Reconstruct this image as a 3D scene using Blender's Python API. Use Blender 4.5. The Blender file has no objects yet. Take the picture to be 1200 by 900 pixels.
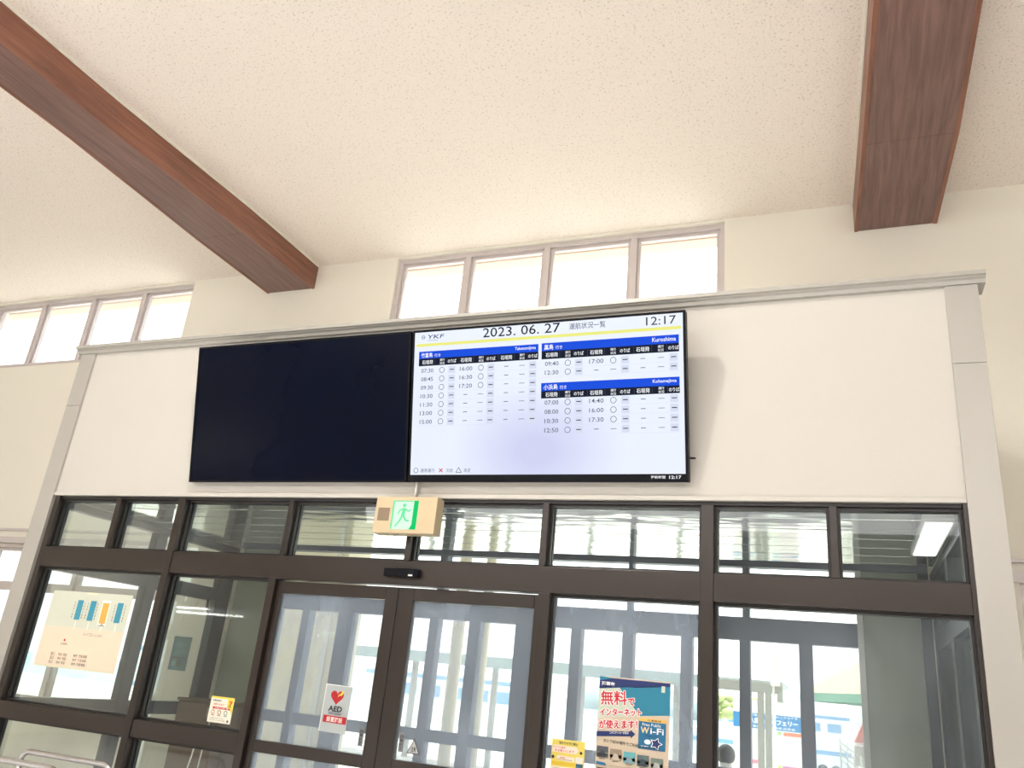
import bpy, bmesh, math, random
from mathutils import Matrix, Vector
R = math.radians
random.seed(4)
SC = bpy.context.scene
COL = SC.collection

# ------------------------------------------------------------------ camera
cam_d = bpy.data.cameras.new('camera'); cam = bpy.data.objects.new('camera', cam_d); COL.objects.link(cam)
cam_d.sensor_width = 36.0; cam_d.lens = 28.343; cam_d.clip_end = 500
cr, cu_, cf = Vector((0.92894, 0.35803, 0.09422)), Vector((0.04466, -0.36101, 0.93149)), Vector((-0.36752, 0.86110, 0.35135))
cam.matrix_world = Matrix(((cr.x, cu_.x, -cf.x, 0), (cr.y, cu_.y, -cf.y, -4.2), (cr.z, cu_.z, -cf.z, 1.5), (0, 0, 0, 1)))
SC.camera = cam

# ------------------------------------------------------------------ world, lights, exposure
W = bpy.data.worlds.new('overcast_sky'); SC.world = W; W.use_nodes = True
wn = W.node_tree.nodes; wl = W.node_tree.links
bg = wn['Background']; bg.inputs['Color'].default_value = (0.96, 0.98, 1.0, 1); bg.inputs['Strength'].default_value = 3.5

def area(name, loc, rot, sx, sy, power, col=(1, 1, 1)):
    l = bpy.data.lights.new(name, 'AREA'); l.shape = 'RECTANGLE'; l.size = sx; l.size_y = sy; l.energy = power; l.color = col
    o = bpy.data.objects.new(name, l); COL.objects.link(o); o.location = loc; o.rotation_euler = rot
    return o
la = area('floor_fill', (-2.5, -6.2, 5.45), (0, 0, 0), 13, 6, 1200, (0.985, 0.985, 1.0))  # added fill aimed at the floor, its bounce brightens the ceiling
la.data.spread = R(76)
area('wall_fill', (-2.5, -10.5, 5.0), (R(66), 0, 0), 14, 1.0, 330, (1.0, 0.985, 0.985))  # added fill behind the camera, tilted to brighten back wall and bulkhead
sl = bpy.data.lights.new('noon_sun', 'SUN'); sl.energy = 14; sl.angle = R(3); sl.color = (1.0, 0.98, 0.95)
so = bpy.data.objects.new('noon_sun', sl); COL.objects.link(so); so.location = (0, 20, 30); so.rotation_euler = (R(-12), R(6), 0)
l = bpy.data.lights.new('ceiling_downlight', 'SPOT'); l.energy = 250; l.spot_size = R(120); l.spot_blend = 0.4; l.shadow_soft_size = 0.07; l.color = (1, 0.95, 0.86)
o = bpy.data.objects.new('ceiling_downlight', l); COL.objects.link(o); o.location = (-2.25, -2.35, 5.5); o.rotation_euler = (R(30), 0, 0)

VS = SC.view_settings
VS.view_transform = 'Standard'; VS.look = 'None'; VS.gamma = 1.0; VS.exposure = 0.05; VS.use_curve_mapping = False
SC.cycles.transparent_max_bounces = 32
SC.cycles.max_bounces = 10
SC.cycles.diffuse_bounces = 6
SC.cycles.caustics_reflective = False
SC.cycles.caustics_refractive = False
SC.cycles.sample_clamp_indirect = 6.0

# ------------------------------------------------------------------ materials
def lin(c):
    return tuple((x / 255 / 12.92) if x / 255 <= 0.04045 else ((x / 255 + 0.055) / 1.055) ** 2.4 for x in c) + (1.0,)
def newmat(name):
    m = bpy.data.materials.new(name); m.use_nodes = True
    nt = m.node_tree
    return m, nt.nodes, nt.links, nt.nodes['Principled BSDF']
def mat(name, c, rough=0.5, metal=0.0, var=0.06, scale=6.0, bump=0.0, bscale=40.0, stretch=(1, 1, 1), spec=0.5, c2=None):
    m, n, l, p = newmat(name)
    tc = n.new('ShaderNodeTexCoord'); mp = n.new('ShaderNodeMapping'); mp.inputs['Scale'].default_value = stretch
    l.new(tc.outputs['Object'], mp.inputs['Vector'])
    nz = n.new('ShaderNodeTexNoise'); nz.inputs['Scale'].default_value = scale; nz.inputs['Detail'].default_value = 4
    l.new(mp.outputs['Vector'], nz.inputs['Vector'])
    mx = n.new('ShaderNodeMix'); mx.data_type = 'RGBA'
    b = lin(c)
    d = lin(c2) if c2 else tuple(max(0, v * (1 - 2.2 * var)) for v in b[:3]) + (1,)
    mx.inputs['A'].default_value = b; mx.inputs['B'].default_value = d
    l.new(nz.outputs['Fac'], mx.inputs['Factor'])
    l.new(mx.outputs['Result'], p.inputs['Base Color'])
    p.inputs['Roughness'].default_value = rough; p.inputs['Metallic'].default_value = metal
    p.inputs['Specular IOR Level'].default_value = spec
    if bump:
        n2 = n.new('ShaderNodeTexNoise'); n2.inputs['Scale'].default_value = bscale; n2.inputs['Detail'].default_value = 3
        l.new(mp.outputs['Vector'], n2.inputs['Vector'])
        bp = n.new('ShaderNodeBump'); bp.inputs['Strength'].default_value = bump; bp.inputs['Distance'].default_value = 0.01
        l.new(n2.outputs['Fac'], bp.inputs['Height']); l.new(bp.outputs['Normal'], p.inputs['Normal'])
    return m
def emit(name, c, s=1.0):
    m, n, l, p = newmat(name)
    p.inputs['Base Color'].default_value = (0.003, 0.003, 0.003, 1)
    p.inputs['Emission Color'].default_value = lin(c); p.inputs['Emission Strength'].default_value = s
    p.inputs['Roughness'].default_value = 0.4; p.inputs['Specular IOR Level'].default_value = 0.04
    return m
def glass(name, tint=(0.97, 0.985, 0.98), dirt=0.05, dirt_amp=0.1, scale=1.2, stretch=(1, 1, 0.35), seedz=0.0, dcol=(0.85, 0.9, 1.0), rmax=0.35):
    m, n, l, p = newmat(name)
    n.remove(p); out = n['Material Output']
    tr = n.new('ShaderNodeBsdfTransparent'); tr.inputs['Color'].default_value = tint + (1,)
    gl = n.new('ShaderNodeBsdfGlossy'); gl.inputs['Roughness'].default_value = 0.02
    fr = n.new('ShaderNodeFresnel'); fr.inputs['IOR'].default_value = 1.33
    mn = n.new('ShaderNodeMath'); mn.operation = 'MINIMUM'; mn.inputs[1].default_value = rmax
    l.new(fr.outputs['Fac'], mn.inputs[0])
    mx = n.new('ShaderNodeMixShader'); l.new(mn.outputs[0], mx.inputs['Fac']); l.new(tr.outputs[0], mx.inputs[1]); l.new(gl.outputs[0], mx.inputs[2])
    tc = n.new('ShaderNodeTexCoord'); mp = n.new('ShaderNodeMapping'); mp.inputs['Scale'].default_value = stretch; mp.inputs['Location'].default_value = (seedz, seedz, seedz)
    l.new(tc.outputs['Object'], mp.inputs['Vector'])
    nz = n.new('ShaderNodeTexNoise'); nz.inputs['Scale'].default_value = scale; nz.inputs['Detail'].default_value = 6; nz.inputs['Roughness'].default_value = 0.62
    l.new(mp.outputs['Vector'], nz.inputs['Vector'])
    mr = n.new('ShaderNodeMapRange'); mr.inputs['From Min'].default_value = 0.38; mr.inputs['From Max'].default_value = 0.72
    mr.inputs['To Min'].default_value = dirt; mr.inputs['To Max'].default_value = dirt + dirt_amp
    l.new(nz.outputs['Fac'], mr.inputs['Value'])
    tl = n.new('ShaderNodeBsdfTranslucent'); tl.inputs['Color'].default_value = dcol + (1,)
    df = n.new('ShaderNodeBsdfDiffuse'); df.inputs['Color'].default_value = dcol + (1,)
    md = n.new('ShaderNodeMixShader'); md.inputs['Fac'].default_value = 0.5; l.new(tl.outputs[0], md.inputs[1]); l.new(df.outputs[0], md.inputs[2])
    m2 = n.new('ShaderNodeMixShader'); l.new(mr.outputs['Result'], m2.inputs['Fac']); l.new(mx.outputs[0], m2.inputs[1]); l.new(md.outputs[0], m2.inputs[2])
    l.new(m2.outputs[0], out.inputs['Surface'])
    return m

M = {}
M['wall'] = mat('cream_plaster', (243, 240, 229), 0.85, var=0.02, scale=1.5, bump=0.15, bscale=120)
M['panel'] = mat('white_panel_board', (202, 199, 192), 0.6, var=0.02, scale=0.8)
M['trim'] = mat('grey_painted_metal', (180, 178, 172), 0.38, metal=0.2, var=0.05, scale=1.5, stretch=(1, 1, 0.4))
M['floor'] = mat('beige_floor_tile', (206, 203, 199), 0.35, var=0.05, scale=3)
M['bronze'] = mat('bronze_anodised_aluminium', (50, 42, 38), 0.3, metal=0.2, var=0.1, scale=3, stretch=(0.5, 1, 1))
M['bronze_dark'] = mat('dark_bronze_gasket', (32, 28, 28), 0.4, var=0.1)
M['alu'] = mat('silver_window_aluminium', (214, 206, 206), 0.35, metal=0.1, var=0.06)
M['outer'] = mat('blue_grey_aluminium', (96, 108, 126), 0.45, metal=0.2, var=0.08, scale=4)
M['teal'] = mat('dark_teal_aluminium', (44, 58, 66), 0.35, metal=0.2, var=0.1)
M['board'] = mat('grey_green_board', (178, 184, 168), 0.5, var=0.12, scale=2.0, c2=(146, 154, 142))
M['black'] = mat('black_plastic', (8, 10, 18), 0.4, var=0.1, spec=0.15)
M['navy_glass'] = mat('unlit_screen_glass', (2, 8, 30), 0.22, var=0.2, scale=1.0, spec=0.12)
M['beige_plastic'] = mat('beige_plastic', (204, 186, 152), 0.5, var=0.03)
M['tan'] = mat('tan_plastic', (140, 122, 100), 0.6, var=0.05)
M['chrome'] = mat('chrome_tube', (205, 205, 208), 0.12, metal=1.0, var=0.03)
M['brown_box'] = mat('brown_laminate', (106, 86, 66), 0.5, var=0.12, scale=4)
M['white'] = mat('white_paint', (238, 238, 234), 0.5, var=0.02)
M['cream_ext'] = mat('cream_exterior_render', (242, 236, 214), 0.85, var=0.03, scale=1)
M['concrete'] = mat('pale_concrete', (196, 192, 184), 0.9, var=0.06, scale=0.6)
M['grey_steel'] = mat('grey_painted_steel', (150, 152, 146), 0.5, var=0.05)
M['gangway'] = mat('weathered_teal_roof', (140, 158, 158), 0.6, var=0.08)
M['sea'] = mat('pale_sea', (120, 160, 175), 0.3, var=0.06, scale=0.2)
M['boat_blue'] = mat('boat_blue_stripe', (120, 160, 195), 0.4, var=0.05)
M['tent'] = mat('beige_canvas', (160, 142, 116), 0.85, var=0.06)
M['tent_green'] = mat('green_canvas_valance', (80, 140, 112), 0.8, var=0.06)
M['foliage'] = mat('yellow_green_foliage', (180, 196, 130), 0.8, var=0.2, scale=3)
M['pink'] = mat('faded_pink_paint', (176, 92, 82), 0.7, var=0.1)
M['skin'] = mat('skin', (200, 155, 125), 0.6, var=0.04)
M['hair'] = mat('dark_hair', (22, 20, 22), 0.5, var=0.2, scale=40, bump=0.5, bscale=60)
M['shirt'] = mat('white_shirt', (225, 225, 228), 0.8, var=0.04)
M['trouser'] = mat('dark_trousers', (45, 48, 58), 0.8, var=0.05)
M['rubber'] = mat('black_rubber', (26, 26, 28), 0.7, var=0.1)
M['glass'] = glass('clear_glass', dirt=0.01, dirt_amp=0.03, tint=(0.96, 0.98, 0.965))
M['glass_transom'] = glass('transom_glass', dirt=0.015, dirt_amp=0.05, tint=(0.95, 0.97, 0.96), seedz=3.1)
M['glass_dirty'] = glass('salt_hazed_glass', dirt=0.15, dirt_amp=0.28, scale=1.6, seedz=1.7, tint=(0.96, 0.98, 0.97), dcol=(0.74, 0.84, 1.0))
M['glass_streaked'] = glass('lightly_streaked_glass', dirt=0.03, dirt_amp=0.16, scale=1.3, seedz=5.2, tint=(0.96, 0.98, 0.97), dcol=(0.78, 0.86, 1.0))
M['glass_side'] = glass('side_glass', tint=(0.93, 0.97, 0.94), dirt=0.02, dirt_amp=0.04)
M['film'] = glass('clerestory_glass', dirt=0.03, dirt_amp=0.02)

# ceiling: rough pitted acoustic plaster
def ceiling_mat():
    m, n, l, p = newmat('pitted_acoustic_ceiling')
    tc = n.new('ShaderNodeTexCoord')
    nz = n.new('ShaderNodeTexNoise'); nz.inputs['Scale'].default_value = 62; nz.inputs['Detail'].default_value = 3; nz.inputs['Roughness'].default_value = 0.6
    l.new(tc.outputs['Object'], nz.inputs['Vector'])
    cr = n.new('ShaderNodeValToRGB'); e = cr.color_ramp.elements
    e[0].position = 0.32; e[0].color = lin((206, 196, 184)); e[1].position = 0.42; e[1].color = lin((243, 235, 226))
    l.new(nz.outputs['Fac'], cr.inputs['Fac'])
    l.new(cr.outputs['Color'], p.inputs['Base Color'])
    bp = n.new('ShaderNodeBump'); bp.inputs['Strength'].default_value = 0.5; bp.inputs['Distance'].default_value = 0.012
    l.new(nz.outputs['Fac'], bp.inputs['Height']); l.new(bp.outputs['Normal'], p.inputs['Normal'])
    p.inputs['Roughness'].default_value = 0.95
    return m
M['ceiling'] = ceiling_mat()
def wood_mat(nm, ca, cb):
    m, n, l, p = newmat(nm)
    tc = n.new('ShaderNodeTexCoord'); mp = n.new('ShaderNodeMapping'); mp.inputs['Scale'].default_value = (14, 0.7, 14)
    l.new(tc.outputs['Object'], mp.inputs['Vector'])
    nz = n.new('ShaderNodeTexNoise'); nz.inputs['Scale'].default_value = 2.2; nz.inputs['Detail'].default_value = 7; nz.inputs['Roughness'].default_value = 0.65; nz.inputs['Distortion'].default_value = 0.6
    l.new(mp.outputs['Vector'], nz.inputs['Vector'])
    n2 = n.new('ShaderNodeTexNoise'); n2.inputs['Scale'].default_value = 1.3; l.new(tc.outputs['Object'], n2.inputs['Vector'])
    cr = n.new('ShaderNodeValToRGB'); e = cr.color_ramp.elements
    e[0].position = 0.3; e[0].color = lin(ca); e[1].position = 0.75; e[1].color = lin(cb)
    l.new(nz.outputs['Fac'], cr.inputs['Fac'])
    mx = n.new('ShaderNodeMix'); mx.data_type = 'RGBA'; mx.blend_type = 'MULTIPLY'; mx.inputs['Factor'].default_value = 0.4
    l.new(cr.outputs['Color'], mx.inputs['A']); l.new(n2.outputs['Fac'], mx.inputs['B'])
    l.new(mx.outputs['Result'], p.inputs['Base Color'])
    p.inputs['Roughness'].default_value = 0.42; p.inputs['Specular IOR Level'].default_value = 0.6
    bp = n.new('ShaderNodeBump'); bp.inputs['Strength'].default_value = 0.15; bp.inputs['Distance'].default_value = 0.004
    l.new(nz.outputs['Fac'], bp.inputs['Height']); l.new(bp.outputs['Normal'], p.inputs['Normal'])
    return m
M['wood'] = wood_mat('stained_red_brown_timber', (118, 74, 56), (170, 112, 88))
M['wood_shaded'] = wood_mat('shaded_soffit_timber', (104, 74, 66), (150, 116, 108))  # same beam timber, the shade of the underside put into its colour
def metal_ceiling_mat():
    m, n, l, p = newmat('wavy_glossy_metal_ceiling')
    tc = n.new('ShaderNodeTexCoord'); mp = n.new('ShaderNodeMapping'); mp.inputs['Scale'].default_value = (2.2, 5.0, 1)
    l.new(tc.outputs['Object'], mp.inputs['Vector'])
    nz = n.new('ShaderNodeTexNoise'); nz.inputs['Scale'].default_value = 1.4; nz.inputs['Detail'].default_value = 1
    l.new(mp.outputs['Vector'], nz.inputs['Vector'])
    bp = n.new('ShaderNodeBump'); bp.inputs['Strength'].default_value = 0.18; bp.inputs['Distance'].default_value = 0.02
    l.new(nz.outputs['Fac'], bp.inputs['Height']); l.new(bp.outputs['Normal'], p.inputs['Normal'])
    p.inputs['Base Color'].default_value = lin((206, 214, 210)); p.inputs['Metallic'].default_value = 0.85; p.inputs['Roughness'].default_value = 0.09
    return m
M['spandrel'] = metal_ceiling_mat()
def screen_mat():
    m, n, l, p = newmat('lit_screen')
    tc = n.new('ShaderNodeTexCoord'); mp = n.new('ShaderNodeMapping')
    mp.inputs['Location'].default_value = (-0.80, 0.75, 0); mp.inputs['Scale'].default_value = (1.0, 1.1, 1)
    l.new(tc.outputs['Object'], mp.inputs['Vector'])
    gr = n.new('ShaderNodeTexGradient'); gr.gradient_type = 'SPHERICAL'
    mp.inputs['Scale'].default_value = (1.9, 2.6, 1); mp.inputs['Location'].default_value = (-1.55, 1.95, 0)
    l.new(mp.outputs['Vector'], gr.inputs['Vector'])
    cr = n.new('ShaderNodeValToRGB'); e = cr.color_ramp.elements
    e[0].position = 0.0; e[0].color = lin((229, 236, 254)); e[1].position = 0.8; e[1].color = lin((200, 205, 238))
    l.new(gr.outputs['Fac'], cr.inputs['Fac'])
    p.inputs['Base Color'].default_value = (0.01, 0.01, 0.01, 1); p.inputs['Roughness'].default_value = 0.35
    l.new(cr.outputs['Color'], p.inputs['Emission Color']); p.inputs['Emission Strength'].default_value = 0.97
    return m
M['screen'] = screen_mat()
_pc = {}
def pmat(c, e=0.0):
    k = (c, e)
    if k not in _pc:
        _pc[k] = emit('lit_print_%d_%d_%d' % c, c, e) if e else mat('print_%d_%d_%d' % c, c, 0.55, var=0.015, scale=20)
    return _pc[k]

# ------------------------------------------------------------------ helpers
class B:
    def __init__(s): s.bm = bmesh.new()
    def box(s, x0, x1, y0, y1, z0, z1):
        v = [s.bm.verts.new((x, y, z)) for x in (x0, x1) for y in (y0, y1) for z in (z0, z1)]
        for f in ((0, 1, 3, 2), (4, 6, 7, 5), (0, 4, 5, 1), (2, 3, 7, 6), (0, 2, 6, 4), (1, 5, 7, 3)):
            s.bm.faces.new([v[i] for i in f])
        return s
    def prism(s, pts, axis, a, b):
        """pts polygon extruded along axis between a and b"""
        def P(p, t):
            return {'x': (t, p[0], p[1]), 'y': (p[0], t, p[1]), 'z': (p[0], p[1], t)}[axis]
        A = [s.bm.verts.new(P(p, a)) for p in pts]; C = [s.bm.verts.new(P(p, b)) for p in pts]
        s.bm.faces.new(A); s.bm.faces.new(C[::-1])
        n = len(pts)
        for i in range(n): s.bm.faces.new((A[i], C[i], C[(i + 1) % n], A[(i + 1) % n]))
        return s
    def cyl(s, p, q, r, seg=16, r2=None):
        p, q = Vector(p), Vector(q); d = (q - p).normalized()
        a = d.orthogonal().normalized(); b = d.cross(a); r2 = r if r2 is None else r2
        A = [s.bm.verts.new(p + (a * math.cos(t) + b * math.sin(t)) * r) for t in [2 * math.pi * i / seg for i in range(seg)]]
        C = [s.bm.verts.new(q + (a * math.cos(t) + b * math.sin(t)) * r2) for t in [2 * math.pi * i / seg for i in range(seg)]]
        s.bm.faces.new(A[::-1]); s.bm.faces.new(C)
        for i in range(seg):
            f = s.bm.faces.new((A[i], A[(i + 1) % seg], C[(i + 1) % seg], C[i])); f.smooth = True
        return s
    def tube(s, pts, r, seg=12):
        pts = [Vector(p) for p in pts]; rings = []
        ref = None
        for i, p in enumerate(pts):
            d = ((pts[min(i + 1, len(pts) - 1)] - pts[max(i - 1, 0)])).normalized()
            if ref is None: a = d.orthogonal().normalized()
            else: a = (ref - d * ref.dot(d)).normalized()
            ref = a; b = d.cross(a)
            rings.append([s.bm.verts.new(p + (a * math.cos(2 * math.pi * k / seg) + b * math.sin(2 * math.pi * k / seg)) * r) for k in range(seg)])
        for u, w in zip(rings, rings[1:]):
            for k in range(seg):
                f = s.bm.faces.new((u[k], u[(k + 1) % seg], w[(k + 1) % seg], w[k])); f.smooth = True
        s.bm.faces.new(rings[0][::-1]); s.bm.faces.new(rings[-1])
        return s
    def ball(s, c, r, sc=(1, 1, 1), sub=3):
        mt = Matrix.Translation(c) @ Matrix.Diagonal((r * sc[0], r * sc[1], r * sc[2], 1))
        g = bmesh.ops.create_icosphere(s.bm, subdivisions=sub, radius=1, matrix=mt)
        for v in g['verts']:
            for f in v.link_faces: f.smooth = True
        return s
    def build(s, name, m, parent=None, bevel=0.0, kind=None):
        bmesh.ops.recalc_face_normals(s.bm, faces=s.bm.faces)
        me = bpy.data.meshes.new(name); s.bm.to_mesh(me); s.bm.free()
        me.materials.append(m)
        o = bpy.data.objects.new(name, me); COL.objects.link(o)
        if parent: o.parent = parent
        if bevel:
            bv = o.modifiers.new('bevel', 'BEVEL'); bv.width = bevel; bv.segments = 2; bv.limit_method = 'ANGLE'
        if kind: o['kind'] = kind
        return o
def box(name, m, x0, x1, y0, y1, z0, z1, parent=None, bevel=0.0, kind=None):
    return B().box(x0, x1, y0, y1, z0, z1).build(name, m, parent, bevel, kind)
def arc(c, r, a0, a1, n, plane='xz'):
    out = []
    for i in range(n + 1):
        t = R(a0 + (a1 - a0) * i / n)
        if plane == 'xz': out.append((c[0] + r * math.cos(t), c[1], c[2] + r * math.sin(t)))
        else: out.append((c[0], c[1] + r * math.cos(t), c[2] + r * math.sin(t)))
    return out
def tag(o, label, cat=None, group=None, kind=None):
    o['label'] = label
    if cat: o['category'] = cat
    if group: o['group'] = group
    if kind: o['kind'] = kind
    return o
def empty(name, loc=(0, 0, 0), rot=(0, 0, 0)):
    o = bpy.data.objects.new(name, None); COL.objects.link(o); o.location = loc; o.rotation_euler = rot; o.empty_display_size = 0.1
    return o
def struct(o, label, cat):
    return tag(o, label, cat, kind='structure')

# text ----------------------------------------------------------------
_tc = bpy.data.curves.new('text_source', 'FONT'); _to = bpy.data.objects.new('text_source', _tc); COL.objects.link(_to)
_tc.resolution_u = 2
def text_polys(s, bold=0.0):
    _tc.body = s; _tc.offset = bold
    dg = bpy.context.evaluated_depsgraph_get(); dg.update()
    me = bpy.data.meshes.new_from_object(_to.evaluated_get(dg))
    vs = [v.co.copy() for v in me.vertices]; fs = [tuple(p.vertices) for p in me.polygons]
    bpy.data.meshes.remove(me)
    return vs, fs
class Print:
    """flat print on a sheet: local x right, y down from the sheet's top-left corner (metres)"""
    def __init__(s, parent, lit=0.0, step=0.0006, z0=0.0006):
        s.p = next((c for c in parent.children if c.name.split('.')[0] in ('screen_glass', 'light_panel')), parent); s.lit = lit; s.step = step; s.z = z0; s.d = {}
    def bm(s, c): 
        if c not in s.d: s.d[c] = bmesh.new()
        return s.d[c]
    def up(s, n=1): s.z += s.step * n; return s
    def poly(s, c, pts):
        b = s.bm(c); b.faces.new([b.verts.new((x, -y, s.z)) for x, y in pts]); return s
    def rect(s, c, x0, y0, x1, y1): return s.poly(c, ((x0, y1), (x1, y1), (x1, y0), (x0, y0)))
    def disc(s, c, x, y, r, ry=None, n=24):
        ry = r if ry is None else ry
        return s.poly(c, [(x + r * math.cos(2 * math.pi * i / n), y - ry * math.sin(2 * math.pi * i / n)) for i in range(n)])
    def ring(s, c, x, y, r, t, n=24):
        b = s.bm(c)
        o = [b.verts.new((x + r * math.cos(2 * math.pi * i / n), -y + r * math.sin(2 * math.pi * i / n), s.z)) for i in range(n)]
        q = [b.verts.new((x + (r - t) * math.cos(2 * math.pi * i / n), -y + (r - t) * math.sin(2 * math.pi * i / n), s.z)) for i in range(n)]
        for i in range(n): b.faces.new((o[i], o[(i + 1) % n], q[(i + 1) % n], q[i]))
        return s
    def line(s, c, x0, y0, x1, y1, t):
        d = Vector((x1 - x0, y1 - y0)); d.normalize(); nx, ny = -d.y * t / 2, d.x * t / 2
        return s.poly(c, ((x0 + nx, y0 + ny), (x1 + nx, y1 + ny), (x1 - nx, y1 - ny), (x0 - nx, y0 - ny)))
    def text(s, c, t, x0, y0, x1, y1, bold=0.0, rot=0.0, shear=0.0):
        """letters stretched to fill the box x0..x1, y0..y1"""
        vs, fs = text_polys(t, bold)
        if not vs: return s
        ax, bx = min(v.x for v in vs), max(v.x for v in vs); ay, by = min(v.y for v in vs), max(v.y for v in vs)
        sx = (x1 - x0) / max(1e-6, bx - ax); sy = (y1 - y0) / max(1e-6, by - ay)
        cx, cy = (x0 + x1) / 2, (y0 + y1) / 2; ca, sa = math.cos(R(rot)), math.sin(R(rot))
        b = s.bm(c); nv = []
        for v in vs:
            px = x0 + (v.x - ax) * sx; py = y1 - (v.y - ay) * sy
            px += shear * (y1 - py)
            dx, dy = px - cx, py - cy
            nv.append(b.verts.new((cx + dx * ca - dy * sa, -(cy + dx * sa + dy * ca), s.z)))
        for f in fs:
            try: b.faces.new([nv[i] for i in f])
            except ValueError: pass
        return s
    def done(s, names=None):
        for c, b in s.d.items():
            nm = (names or {}).get(c, 'print')
            me = bpy.data.meshes.new(nm); b.to_mesh(me); b.free()
            for p_ in me.polygons:
                if p_.normal.z < 0: p_.flip()
            me.materials.append(pmat(c, s.lit))
            o = bpy.data.objects.new(nm, me); COL.objects.link(o); o.parent = s.p; o['kind'] = 'stuff'
FRONT = (R(90), 0, 0)      # local x -> world x, local y -> world z, local z -> towards the hall

# ================================================================== BUILDING SHELL
YB = 2.1                    # inner face of the back wall
ZC = 5.55                   # ceiling
def wall_holes(name, x0, x1, z0, z1, y0, y1, holes, m):
    xs = sorted({x0, x1} | {h[0] for h in holes} | {h[1] for h in holes}); zs = sorted({z0, z1} | {h[2] for h in holes} | {h[3] for h in holes})
    b = B()
    for xa, xb in zip(xs, xs[1:]):
        for za, zb in zip(zs, zs[1:]):
            cx, cz = (xa + xb) / 2, (za + zb) / 2
            if any(h[0] < cx < h[1] and h[2] < cz < h[3] for h in holes): continue
            b.box(xa, xb, y0, y1, za, zb)
    bmesh.ops.remove_doubles(b.bm, verts=b.bm.verts, dist=1e-5)
    return b.build(name, m)
H_W0 = (-10.10, -6.785, 4.615, 5.53)
H_W1 = (-4.105, -0.811, 4.615, 5.53)
H_L = (-10.1, -6.10, 0.9, 2.47)
H_R = (1.105, 4.4, 0.9, 2.47)
H_D = (-5.33, 0.566, 0.0, 2.6)
struct(wall_holes('wall_back', -13.0, 9.0, 0, ZC, YB, YB + 0.2, [H_W0, H_W1, H_L, H_R, H_D], M['wall']), 'cream plastered back wall of the hall holding the high windows', 'wall')
struct(box('floor', M['floor'], -13, 9, -14, YB, -0.1, 0), 'beige floor of the waiting hall', 'floor')
struct(box('ceiling', M['ceiling'], -13, 9, -14, YB + 0.2, ZC, ZC + 0.15), 'high cream ceiling with a pitted plaster texture between the timber beams', 'ceiling')
struct(box('wall_left', M['wall'], -13.2, -13, -14, YB, 0, ZC), 'cream side wall at the left end of the hall', 'wall')
struct(box('wall_right', M['wall'], 9, 9.2, -14, YB, 0, ZC), 'cream side wall at the right end of the hall', 'wall')
struct(box('wall_rear', M['wall'], -13, 9, -14.2, -14, 0, ZC), 'cream wall behind the viewer', 'wall')

# ---- timber beams: a soffit in two lengths with a joint, two side boards
def beam(label, bottom, mid, near, zb=5.277):
    """bottom/mid/near = (xl, xr) of the soffit at the wall, at the joint and towards the hall"""
    t = empty('timber_beam', ((bottom[0] + bottom[1]) / 2, 0.0, zb)); ox, oz = t.location.x, t.location.z
    yw, ym, yn, ye = YB, 0.95, -0.6, -13.9
    def sweep(nm, pa, ya, pb, yb_, lip, z0, z1):
        b = B()
        va = [b.bm.verts.new((x - ox, ya, z - oz)) for x, z in ((pa[0] + lip, z0), (pa[1] - lip, z0), (pa[1] - lip, z1), (pa[0] + lip, z1))]
        vb = [b.bm.verts.new((x - ox, yb_, z - oz)) for x, z in ((pb[0] + lip, z0), (pb[1] - lip, z0), (pb[1] - lip, z1), (pb[0] + lip, z1))]
        b.bm.faces.new(va); b.bm.faces.new(vb[::-1])
        for i in range(4): b.bm.faces.new((va[i], va[(i + 1) % 4], vb[(i + 1) % 4], vb[i]))
        return b.build(nm, M['wood_shaded'], t, bevel=0.004)
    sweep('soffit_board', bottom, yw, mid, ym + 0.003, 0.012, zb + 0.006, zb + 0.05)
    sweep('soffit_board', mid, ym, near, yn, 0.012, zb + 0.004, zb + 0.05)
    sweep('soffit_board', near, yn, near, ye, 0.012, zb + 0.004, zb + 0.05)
    for s in (0, 1):
        b = B(); w = 0.03
        pts = [(bottom, yw), (mid, ym), (near, yn), (near, ye)]
        rows = []
        for p, y in pts:
            xo = p[s]; xi = xo + w if s == 0 else xo - w
            rows.append([b.bm.verts.new((x - ox, y, z - oz)) for x, z in ((xo, zb), (xi, zb), (xi, ZC), (xo, ZC))])
        for u, v in zip(rows, rows[1:]):
            for i in range(4): b.bm.faces.new((u[i], u[(i + 1) % 4], v[(i + 1) % 4], v[i]))
        b.bm.faces.new(rows[0]); b.bm.faces.new(rows[-1][::-1])
        b.build('side_board', M['wood'], t, bevel=0.004)
        b = B(); rows = []
        for p, y in pts:
            xo = p[s]; a, c = (xo - 0.012, xo + 0.002) if s == 0 else (xo - 0.002, xo + 0.012)
            rows.append([b.bm.verts.new((x - ox, y, z - oz)) for x, z in ((a, ZC - 0.018), (c, ZC - 0.018), (c, ZC - 0.001), (a, ZC - 0.001))])
        for u, v in zip(rows, rows[1:]):
            for i in range(4): b.bm.faces.new((u[i], u[(i + 1) % 4], v[(i + 1) % 4], v[i]))
        b.bm.faces.new(rows[0]); b.bm.faces.new(rows[-1][::-1])
        b.build('ceiling_bead', M['wall'], t)
    return tag(t, label, 'beam', 'timber beams across the ceiling')
beam('red-brown timber beam crossing the ceiling on the left, over the dark screen', (-5.70, -5.085), (-5.68, -5.08), (-5.60, -5.14))
beam('red-brown timber beam at the upper right, seen almost from straight below', (0.236, 0.846), (0.277, 0.882), (0.325, 0.872))

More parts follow.
